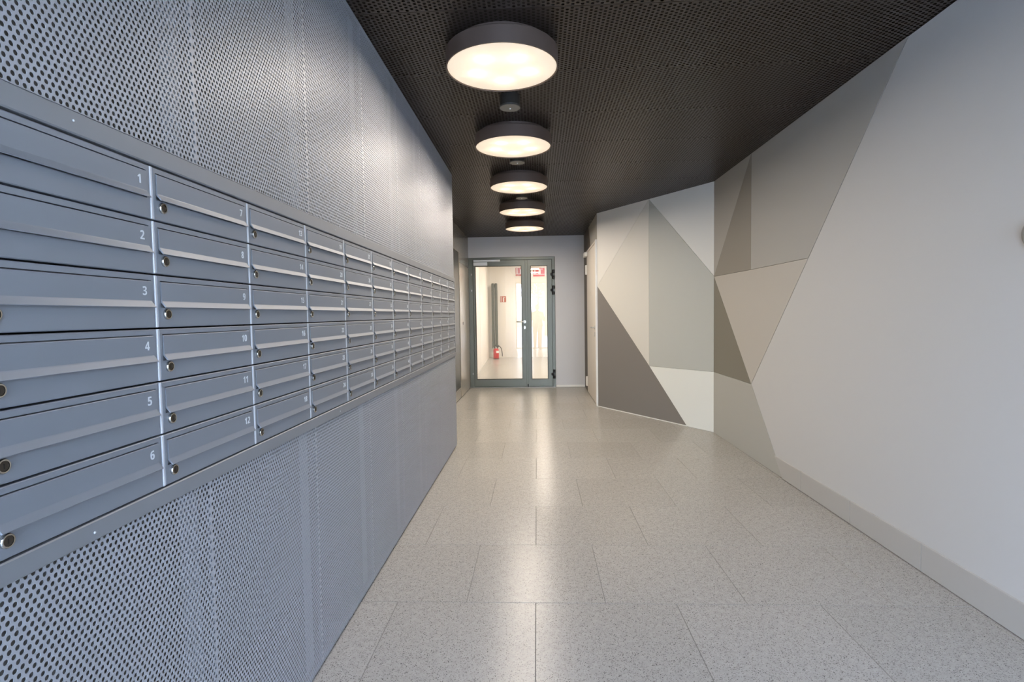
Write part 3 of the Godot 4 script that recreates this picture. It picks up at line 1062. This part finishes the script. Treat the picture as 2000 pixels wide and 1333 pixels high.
# ---------------------------------------------------------------- the person mirrored in the glass door
# skin over bones [from, radius, to, radius, colour]: soft minimum of tapered capsules, meshed as surface nets
func skin(bones: Array, cell: float, k: float, st: SurfaceTool) -> void:
	var lo := Vector3.ONE * 1e9
	var hi := -lo
	for b in bones:
		var pad: Vector3 = Vector3.ONE * (maxf(b[1], b[3]) + cell * 3.0)
		lo = lo.min((b[0] as Vector3).min(b[2]) - pad)
		hi = hi.max((b[0] as Vector3).max(b[2]) + pad)
	var n := Vector3i(((hi - lo) / cell).ceil()) + Vector3i.ONE
	var sum := PackedFloat32Array()
	sum.resize(n.x * n.y * n.z)
	var best := PackedFloat32Array()
	best.resize(sum.size())
	best.fill(1e9)
	var hue := PackedInt32Array()
	hue.resize(sum.size())
	for bi in bones.size():
		var b: Array = bones[bi]
		var p0: Vector3 = b[0]
		var d: Vector3 = b[2] - b[0]
		var dd := maxf(d.length_squared(), 1e-9)
		var pad: Vector3 = Vector3.ONE * (maxf(b[1], b[3]) + 4.0 / k)
		var a := Vector3i((((p0).min(b[2]) - pad - lo) / cell).floor()).clamp(Vector3i.ZERO, n - Vector3i.ONE)
		var e := Vector3i((((p0).max(b[2]) + pad - lo) / cell).ceil()).clamp(Vector3i.ZERO, n - Vector3i.ONE)
		for z in range(a.z, e.z + 1):
			for y in range(a.y, e.y + 1):
				for x in range(a.x, e.x + 1):
					var p := lo + Vector3(x, y, z) * cell - p0
					var s := clampf(p.dot(d) / dd, 0.0, 1.0)
					var dist := (p - d * s).length() - lerpf(b[1], b[3], s)
					var i := (z * n.y + y) * n.x + x
					sum[i] += exp(-k * dist)
					if dist < best[i]:
						best[i] = dist
						hue[i] = bi
	var vert := {}
	var pos := PackedVector3Array()
	var col := PackedColorArray()
	var corner := [0, 1, n.x, n.x + 1, n.x * n.y, n.x * n.y + 1, n.x * n.y + n.x, n.x * n.y + n.x + 1]
	var at := [Vector3(0, 0, 0), Vector3(1, 0, 0), Vector3(0, 1, 0), Vector3(1, 1, 0), Vector3(0, 0, 1), Vector3(1, 0, 1), Vector3(0, 1, 1), Vector3(1, 1, 1)]
	for z in n.z - 1:
		for y in n.y - 1:
			for x in n.x - 1:
				var i := (z * n.y + y) * n.x + x
				var inside := 0
				for c in 8:
					inside += 1 if sum[i + corner[c]] > 1.0 else 0
				if inside == 0 or inside == 8:
					continue
				var m := Vector3.ZERO
				var cnt := 0
				for c in 8:
					for ax in [1, 2, 4]:
						if c & ax:
							continue
						var f0 := -log(maxf(sum[i + corner[c]], 1e-9)) / k
						var f1 := -log(maxf(sum[i + corner[c | ax]], 1e-9)) / k
						if (f0 < 0.0) != (f1 < 0.0):
							m += (at[c] as Vector3).lerp(at[c | ax], clampf(f0 / (f0 - f1), 0.02, 0.98))
							cnt += 1
				vert[i] = pos.size()
				pos.append(lo + (Vector3(x, y, z) + m / cnt) * cell)
				var c: Color = bones[hue[i]][4]
				col.append(c.srgb_to_linear())
	var step := [1, n.x, n.x * n.y]
	for i in vert:
		for ax in 3:
			var u: int = step[(ax + 1) % 3]
			var w: int = step[(ax + 2) % 3]
			var s0: bool = sum[i] > 1.0
			var s1: bool = sum[i + step[ax]] > 1.0
			if s0 == s1 or not (vert.has(i - u) and vert.has(i - w) and vert.has(i - u - w)):
				continue
			var q := [vert[i], vert[i - u], vert[i - u - w], vert[i - w]]
			if s0:
				q.reverse()
			for t in [0, 1, 2, 0, 2, 3]:
				st.set_color(col[q[t]])
				st.set_smooth_group(0)
				st.add_vertex(pos[q[t]])


func build_photographer() -> void:
	var p := thing("person", "person in dark jacket and jeans mirrored in the glass door, holding a camera", "person", V(0.02, 0, -0.44), PI)
	var cloth := mat("clothes_and_skin", Color.WHITE, 0.8)
	cloth.vertex_color_use_as_albedo = true
	var jacket := c8(52, 50, 54)
	var jeans := c8(48, 56, 76)
	var shoe := c8(40, 36, 34)
	var flesh := c8(206, 158, 132)
	var b := []
	b.append([Vector3(0, 1.16, 0), 0.112, Vector3(0, 1.02, 0.005), 0.108, jacket])
	for s in [-1.0, 1.0]:
		b.append([Vector3(s * 0.085, 1.235, -0.01), 0.075, Vector3(s * 0.07, 1.05, 0), 0.085, jacket])
		b.append([Vector3(s * 0.07, 1.03, 0), 0.085, Vector3(s * 0.075, 0.88, -0.005), 0.100, jacket])
		b.append([Vector3(s * 0.04, 1.315, -0.005), 0.045, Vector3(s * 0.165, 1.27, -0.005), 0.052, jacket])
		b.append([Vector3(s * 0.170, 1.265, 0), 0.054, Vector3(s * 0.225, 1.055, 0.10), 0.045, jacket])
		b.append([Vector3(s * 0.225, 1.055, 0.10), 0.045, Vector3(s * 0.135, 1.175, 0.255), 0.034, jacket])
		b.append([Vector3(s * 0.085, 0.86, 0), 0.092, Vector3(s * 0.09, 0.46, 0.02), 0.062, jeans])
		b.append([Vector3(s * 0.09, 0.46, 0.02), 0.062, Vector3(s * 0.092, 0.11, -0.02), 0.046, jeans])
		b.append([Vector3(s * 0.092, 0.060, -0.035), 0.042, Vector3(s * 0.105, 0.040, 0.08), 0.038, shoe])
		b.append([Vector3(s * 0.105, 0.040, 0.08), 0.038, Vector3(s * 0.112, 0.032, 0.15), 0.030, shoe])
	b.append([Vector3(0, 1.30, -0.01), 0.052, Vector3(0, 1.37, 0.0), 0.049, flesh])
	var st := SurfaceTool.new()
	st.begin(Mesh.PRIMITIVE_TRIANGLES)
	st.set_material(cloth)
	skin(b, 0.013, 70.0, st)
	var h := [[Vector3(0, 1.35, 0.0), 0.048, Vector3(0, 1.41, 0.008), 0.050, flesh], [Vector3(0, 1.497, -0.022), 0.076, Vector3(0, 1.490, 0.020), 0.074, flesh], [Vector3(0, 1.455, 0.030), 0.060, Vector3(0, 1.418, 0.052), 0.036, flesh], [Vector3(0, 1.478, 0.088), 0.008, Vector3(0, 1.448, 0.104), 0.013, flesh], [Vector3(-0.016, 1.4215, 0.082), 0.008, Vector3(0.016, 1.4215, 0.082), 0.008, c8(176, 110, 98)]]
	for s in [-1.0, 1.0]:
		h.append([Vector3(s * 0.018, 1.497, 0.083), 0.010, Vector3(s * 0.044, 1.495, 0.070), 0.010, flesh])
		h.append([Vector3(s * 0.036, 1.450, 0.062), 0.024, Vector3(s * 0.042, 1.455, 0.050), 0.026, flesh])
		h.append([Vector3(s * 0.078, 1.480, -0.004), 0.012, Vector3(s * 0.074, 1.448, 0.004), 0.009, flesh])
	skin(h, 0.005, 160.0, st)
	for s in [-1.0, 1.0]:
		var g := [[Vector3(s * 0.128, 1.185, 0.268), 0.027, Vector3(s * 0.098, 1.222, 0.318), 0.024, flesh], [Vector3(s * 0.096, 1.250, 0.325), 0.016, Vector3(s * 0.092, 1.255, 0.352), 0.014, flesh], [Vector3(s * 0.096, 1.212, 0.322), 0.016, Vector3(s * 0.092, 1.210, 0.350), 0.014, flesh]]
		for i in 4:
			var y := 1.262 - 0.0178 * i
			var long: float = [0.9, 1.0, 0.95, 0.78][i]
			g.append([Vector3(s * 0.0905, y, 0.348), 0.0090, Vector3(s * 0.0840, y - 0.001, 0.378), 0.0084, flesh])
			g.append([Vector3(s * 0.0840, y - 0.001, 0.378), 0.0084, Vector3(s * (0.084 - 0.024 * long), y - 0.003, 0.388), 0.0078, flesh])
			g.append([Vector3(s * (0.084 - 0.024 * long), y - 0.003, 0.388), 0.0078, Vector3(s * (0.084 - 0.044 * long), y - 0.004, 0.384), 0.0068, flesh])
		g.append([Vector3(s * 0.104, 1.205, 0.305), 0.0125, Vector3(s * 0.090, 1.232, 0.300), 0.0105, flesh])
		g.append([Vector3(s * 0.090, 1.232, 0.300), 0.0105, Vector3(s * 0.066, 1.246, 0.305), 0.0088, flesh])
		skin(g, 0.0035, 420.0, st)
	st.generate_normals()
	put("body", st.commit(), p)
	var hs := SurfaceTool.new()
	hs.begin(Mesh.PRIMITIVE_TRIANGLES)
	hs.set_material(cloth)
	var dark := c8(58, 42, 32)
	var hair := [[Vector3(0, 1.520, -0.040), 0.074, Vector3(0, 1.528, 0.012), 0.066, dark], [Vector3(0, 1.46, -0.060), 0.052, Vector3(0, 1.40, -0.050), 0.040, dark]]
	for s in [-1.0, 1.0]:
		hair.append([Vector3(s * 0.052, 1.515, 0.010), 0.036, Vector3(s * 0.062, 1.455, -0.030), 0.030, dark])
	skin(hair, 0.007, 120.0, hs)
	hs.generate_normals()
	put("hair", hs.commit(), p)
	var ball := SphereMesh.new()
	ball.radius = 0.0115
	ball.height = 0.023
	ball.radial_segments = 16
	ball.rings = 8
	ball.material = M.plain_white
	var iris := SphereMesh.new()
	iris.radius = 0.0052
	iris.height = 0.0104
	iris.radial_segments = 12
	iris.rings = 6
	iris.material = M.hose_black
	for s in [-1.0, 1.0]:
		var e := put("eye", ball, p, Transform3D(Basis(), Vector3(s * 0.031, 1.478, 0.0760)))
		put("iris", iris, e, Transform3D(Basis(), Vector3(0, -0.001, 0.0080)))
	var c := thing("photo_camera", "black camera held by the person mirrored in the glass door", "camera", V(0.02, 1.195, -0.44), PI)
	block("camera_body", Vector3(-0.072, 0.0, 0.322), Vector3(0.072, 0.085, 0.366), M.black_plastic, c, 0.006)
	block("viewfinder_hump", Vector3(-0.024, 0.0852, 0.326), Vector3(0.024, 0.108, 0.362), M.black_plastic, c, 0.006)
	var l := MB.new()
	l.turn = Transform3D(Basis(Vector3.RIGHT, PI / 2), Vector3(0, 0.044, 0.366))
	l.lathe([v2(0, 0), v2(0.033, 0), v2(0.033, 0.018), v2(0.030, 0.020), v2(0.030, 0.034), v2(0.027, 0.034), v2(0.025, 0.026), v2(0, 0.026)], 32)
	put("lens", l.mesh(M.black_plastic), c)
